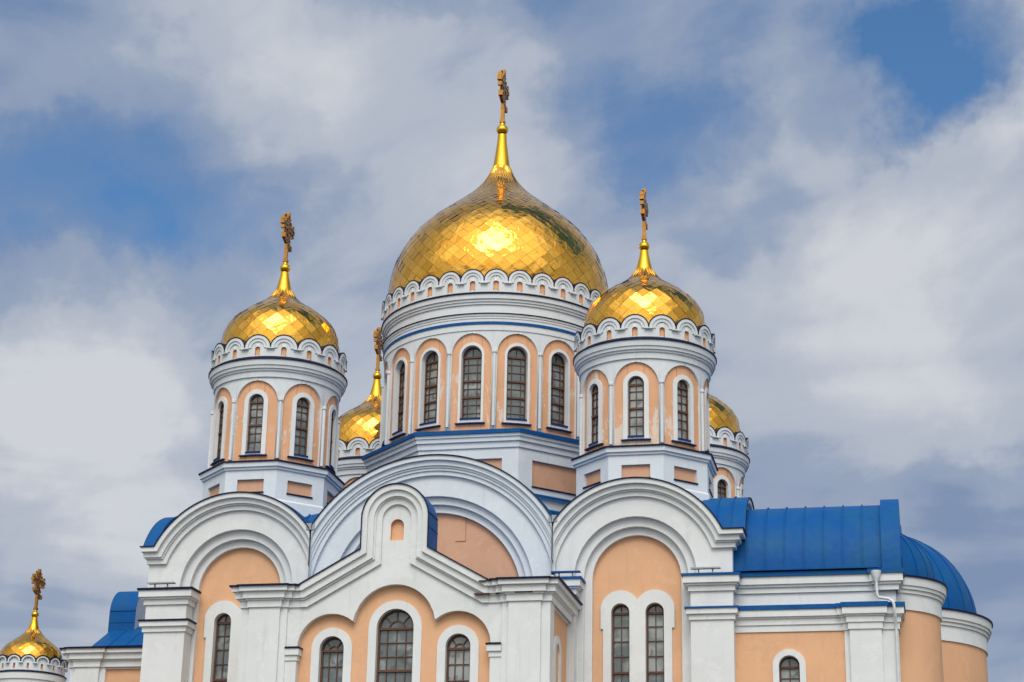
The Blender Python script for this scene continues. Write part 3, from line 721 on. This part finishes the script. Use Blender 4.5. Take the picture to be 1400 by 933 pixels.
    for sg in (1, -1):
        q.face([mp(0, zr+XB*SL, .3), mp(sg*XB, zr, .3), mp(sg*XB, zr, depth+.5), mp(0, zr+XB*SL, depth+.5)], BLUE)
        q.face([mp(sg*XB, zr, -.15), mp(sg*(XE+.28), zr, -.15), mp(sg*(XE+.28), zr, depth+.5), mp(sg*XB, zr, depth+.5)], BLUE)
        for j in range(int(depth/.6)+1):
            d = .3+j*.6; q.face([mp(0, zr+XB*SL+.03, d), mp(sg*XB, zr+.03, d), mp(sg*XB, zr, d), mp(0, zr+XB*SL, d)], BLUE)
            q.face([mp(0, zr+XB*SL+.03, d), mp(sg*XB, zr+.03, d), mp(sg*XB, zr, d+.02), mp(0, zr+XB*SL, d+.02)], BLUE)
    q.build('portal_roof', o, smooth=0)
    for sg in (1, -1):                                              # corner pilasters and the small capitals of the triple arch
        q = MB(); path = [(3.07,.1),(3.07,-.07),(3.26,-.07),(3.26,-.16),(4.16,-.16),(4.16,-.07),(XE+.03,-.07)] + ([(XE+.03,.12),(XE+.12,.12),(XE+.12,.95),(XE+.03,.95),(XE+.03,1.14)] if sp > 1 else [(XE+.03,.5)])
        if sg < 0: path = [(-x, y) for x, y in reversed(path)]
        q.sweep(path, [(0,0),(0,12.57)], WHITE, caps=False); q.build('pilaster', o, smooth=0)
        q = MB(); path = [(2.745,.19),(2.745,-.03),(3.07,-.03)]
        if sg < 0: path = [(-x, y) for x, y in reversed(path)]
        q.sweep(path, [(0,0),(0,11.07),(.03,11.07),(.03,11.22),(.08,11.22),(.08,11.40),(.11,11.40),(.11,11.44),(0,11.47)], [WHITE]*5+[NAVY]*3, caps=False); q.build('capital', o, smooth=0)
    return o, mp, wins
PX, PY = -0.2, -11.5
po, mp, wins = portal((PX, PY, 0), 0, 3.0, .72)
for c, r, zs, zb in wins:
    mpx = flat(PX, PY)
    big = c == 0
    rows = ([8.2, 8.65, 9.1, 9.55, 9.98, 10.42, 10.80, 11.19, 11.58, 11.97] if big else [8.6, 9.1, 9.6, 10.05, 10.5, 10.95, 11.38])
    make_window(mpx, c, r, zb, zs, .40, cathedral, (4,) if big else (3,), rows, thick=(6, 9) if big else (6,), fan=4 if big else 3, surround=((.76 if big else .585), zs, zb-.1), wallp=.2, proud=.035, fr=.055)
sw = flat(PX+4.38, PY, pi/2, 1)
make_window(sw, 1.35, .30, 8.0, 11.35, .26, cathedral, (2,), [8.8, 9.6, 10.3, 11.0, 11.35], thick=(4,), surround=(.52, 11.35, 7.9), wallp=.06, proud=.05)
portal((-12.82, -0.02, -0.28), -pi/2, 4.0, .56, 1.15, -.40, 3.18)

# rust showing where the render has fallen from the portal's right cornice
q = flat(PX, PY)
for u0, u1, z0, z1, d in ((2.45,2.66,13.09,13.125,-.335),(2.3,2.72,12.765,12.80,-.205),(2.9,3.04,12.765,12.79,-.175),(3.45,3.95,12.77,12.80,-.27)):
    m = MB(); m.box(q, u0, u1, z0, z1, d, d+.1, RUST); m.build('exposed_brick', po, smooth=0, loc=(-PX, -PY, 0))

# ------------------------------------------------------------------ altar block with barrel roof and apses
YA = -8.05
q = flat(0, YA)
m = MB(); wc, wr = 10.37, .29
T = 12.30
m.sheet(q, 8.86, wc-wr, 0, T, 0, PEACH); m.sheet(q, wc+wr, 13.4, 0, T, 0, PEACH)
m.sheet(q, wc-wr, wc+wr, atop(wc, wr, 11.30), T, 0, PEACH, 12); m.sheet(q, wc-wr, wc+wr, 0, 9.6, 0, PEACH)
m.sheet(q, 8.86, 13.4, T, 13.95, .06, WHITE)
e = flat(13.4, YA, pi/2); m.sheet(e, 0, 16.1, 0, 13.95, 0, WHITE)
altar = m.build('altar_wall', cathedral, smooth=0)
k = MB()
k.sweep([(8.87,YA),(11.93,YA),(11.93,YA-.06),(12.08,YA-.06),(12.08,YA-.2),(12.96,YA-.2),(12.96,YA-.06),(13.42,YA-.06),(13.42,YA+1.5)],
        [(0,12.26),(.04,12.26),(.04,12.45),(.08,12.45),(.08,12.62),(.12,12.62),(.12,12.67),(.18,12.67),(.18,12.86),(.215,12.86),(.215,12.99),(-.12,13.03)], [WHITE]*8+[BLUE]*3, caps=False)
k.build('lower_cornice', altar, smooth=0)
k = MB()
k.sweep([(8.87,YA+.05),(12.86,YA+.05),(12.86,YA-.04),(13.44,YA-.04),(13.44,YA+2)],
        [(0,13.38),(.05,13.38),(.05,13.54),(.11,13.54),(.11,13.61),(.17,13.61),(.17,13.83),(.22,13.83),(.22,13.95),(-.1,13.99)], [WHITE]*6+[BLUE]*3, caps=False)
k.build('upper_cornice', altar, smooth=0)
k = MB(); k.sweep([(11.93,YA+.1),(11.93,YA-.06),(12.08,YA-.06),(12.08,YA-.2),(12.96,YA-.2),(12.96,YA-.06),(13.42,YA-.06),(13.42,YA+.5)], [(0,0),(0,12.27)], WHITE, caps=False); k.build('pilaster', altar, smooth=0)
make_window(q, wc, wr, 9.6, 11.30, .25, cathedral, (2,), [9.95, 10.3, 10.65, 10.98, 11.28], thick=(4,), surround=(.46, 11.30, 9.5), wallp=0, proud=.05)
for yc, RR in ((-5.6, 2.42), (5.6, 2.42), (0, 3.0)):
    mpb = flat(13.06, yc, pi/2, 1); barrel(mpb, RR, 13.98, 0, 4.4, 0.02, pi-.02, 'barrel_roof', cathedral, seam=.62)
    g = MB(); mpg = flat(13.58, yc, pi/2, 1); Ra = RR+.16
    g.reveal(mpg, arch(0, Ra, 13.98, 36), 0, .53, BLUE); g.sheet(mpg, -Ra, Ra, 13.9, atop(0, Ra, 13.98), 0, BLUE, 36); g.sheet(mpg, -Ra, Ra, 13.9, atop(0, Ra, 13.98), .53, BLUE, 36)
    g.build('roof_parapet', cathedral, smooth=30)
# eave flashing in front of the south barrel
m = MB(); m.box(flat(), 8.9, 12.95, 13.985, 14.03, -8.30, -7.6, BLUE); m.build('eave_flashing', altar, smooth=0)
def apse(c, Rw, dome_r, dome_h):
    m = MB()
    m.lathe([(Rw, 0), (Rw, 12.95)], PEACH, 72, c)
    m.lathe([(Rw, 12.95), (Rw+.05, 12.95), (Rw+.05, 13.42), (Rw+.10, 13.42), (Rw+.10, 13.53), (Rw+.155, 13.53), (Rw+.155, 13.63), (Rw+.20, 13.63), (Rw+.22, 13.86), (Rw+.26, 13.86), (Rw+.26, 13.91), (dome_r, 13.98)], [WHITE]*8+[NAVY]*3, 72, c)
    o = m.build('apse', cathedral, smooth=35)
    k = MB(); pr = [(dome_r*cos(pi/2*i/20), 13.96+dome_h*sin(pi/2*i/20)) for i in range(20)]+[(.02, 13.96+dome_h)]
    k.lathe(pr, BLUE, 72, c)
    for j in range(24):
        a = 2*pi*j/24; t = Vector((cos(a), sin(a), 0))*.015
        rows = []
        for off, lift in ((-1, 0), (-1, .018), (1, .018), (1, 0)):
            rows.append([(c[0]+(r+lift)*sin(a)+off*t.x, c[1]-(r+lift)*cos(a)+off*t.y, z+lift*.6) for r, z in pr[:-1]])
        k.grid(rows, BLUE)
    k.build('half_dome_roof', o, smooth=35)
apse((12.7, -5.7), 1.9, 1.86, 1.78); apse((12.8, 0), 3.22, 3.0, 2.95); apse((12.7, 5.7), 1.9, 1.86, 1.78)

# drainpipes
def pipe(pts, hopper, r=.04):
    m = MB(); m.tube(pts, r, PIPE); o = m.build('drainpipe', cathedral, smooth=50)
    x, y, z = hopper; h = MB()
    h.lathe([(.045, z-.32), (.05, z-.28), (.14, z-.05), (.14, z), (.11, z)], PIPE, 16, (x, y)); h.build('hopper', o)
pipe([(12.88,YA-.3,13.6),(12.88,YA-.3,13.22),(12.92,YA-.3,13.12),(13.2,YA-.36,13.06),(13.30,YA-.40,12.98),(13.33,YA-.42,12.9),(13.36,YA-.30,12.55),(13.36,YA-.16,12.35),(13.36,YA-.14,12.2),(13.36,YA-.14,0.2)], (12.88,YA-.3,13.87))
for sx in (1, -1):
    x = sx*XJ
    m = MB(); m.tube([(x,YF-.10,15.55),(x,YF-.10,13.95)], .045, PIPE); m.tube([(x,YF-.14,14.0),(x,YF-.40,13.86)], .055, PIPE)
    o = m.build('drainpipe', cathedral, smooth=50)
    h = MB(); h.box(flat(), x-.13, x+.13, 15.52, 15.72, YF-.36, YF-.05, GREY); h.build('hopper', o, smooth=0)

# ------------------------------------------------------------------ the small turret at the far left
TX, TY, dz = -12.58, -8.0, -0.58
turret = empty('turret', 'small white turret with a single golden dome, lower than the cathedral beside it', 'turret', (TX, TY, 0))
m = MB(); Rt = .96; zt = 11.96 + dz
m.lathe([(Rt, 0), (Rt, zt-.55), (Rt+.04, zt-.55), (Rt+.05, zt-.38), (Rt+.09, zt-.38), (Rt+.10, zt-.22), (Rt+.14, zt-.22), (Rt+.15, zt-.03), (Rt+.17, zt-.03), (Rt+.17, zt), (Rt+.08, zt+.05)], [WHITE]*7+[NAVY]*3, 64)
m.build('turret_wall', turret)
for a in (0, 45, -45, 90): make_window(cyl(Rt), 0, .14, zt-2.2, zt-1.1, .02, turret, (2,), [zt-1.8, zt-1.45, zt-1.1], surround=(.22, zt-1.1, zt-2.28), proud=.05, rz=radians(a))
make_parapet(1.06, 16, zt+.27, .205, zt+.03, zt+.09, zt+.25, .034, turret, rings=1)
s_ = .51
TP = [(.93, zt+.04), (.975, zt+.25), (.965, zt+.50), (.90, zt+.75), (.74, zt+.95), (.50, zt+1.13), (.30, zt+1.28), (.215, zt+1.38), (.18, zt+1.45)]
td = make_dome(TP, 22, .115, turret, 21)
make_spire(td, .17, zt+1.43, .085, zt+1.82, zt+1.91, .115); make_cross(td, zt+2.03, 1.30)

# ------------------------------------------------------------------ metal shelf lights on the ledges
def ledge_lamp(x, label, col):
    t = empty('ledge_plate', label, 'metal plate', (x, YF-.30, 13.90)); t['group'] = 'metal plates on the pier ledges'
    m = MB(); q = flat(); m.box(q, -.42, .42, .12, .145, -.10, .12, col); m.box(q, -.42, .42, .10, .12, -.105, -.09, col); m.build('plate', t, smooth=0)
    for u in (-.2, .2): m = MB(); m.box(q, u-.02, u+.02, .0, .118, -.02, .02, GREY); m.build('bracket', t, smooth=0)
ledge_lamp(-8.30, 'thin grey metal plate on the ledge of the left corner pier, beside the blue roof', GREY)
ledge_lamp(8.12, 'thin grey metal plate on the ledge of the right corner pier, next to blue roof', GREY)
ledge_lamp(4.08, 'thin metal plate over the blue-topped pier between the middle and right arches', BLUE)

# ------------------------------------------------------------------ ground
m = MB(); m.face([(-900,-900,0),(900,-900,0),(900,900,0),(-900,900,0)], PAVE)
g = m.build('ground', None, smooth=0); g['kind'] = 'structure'
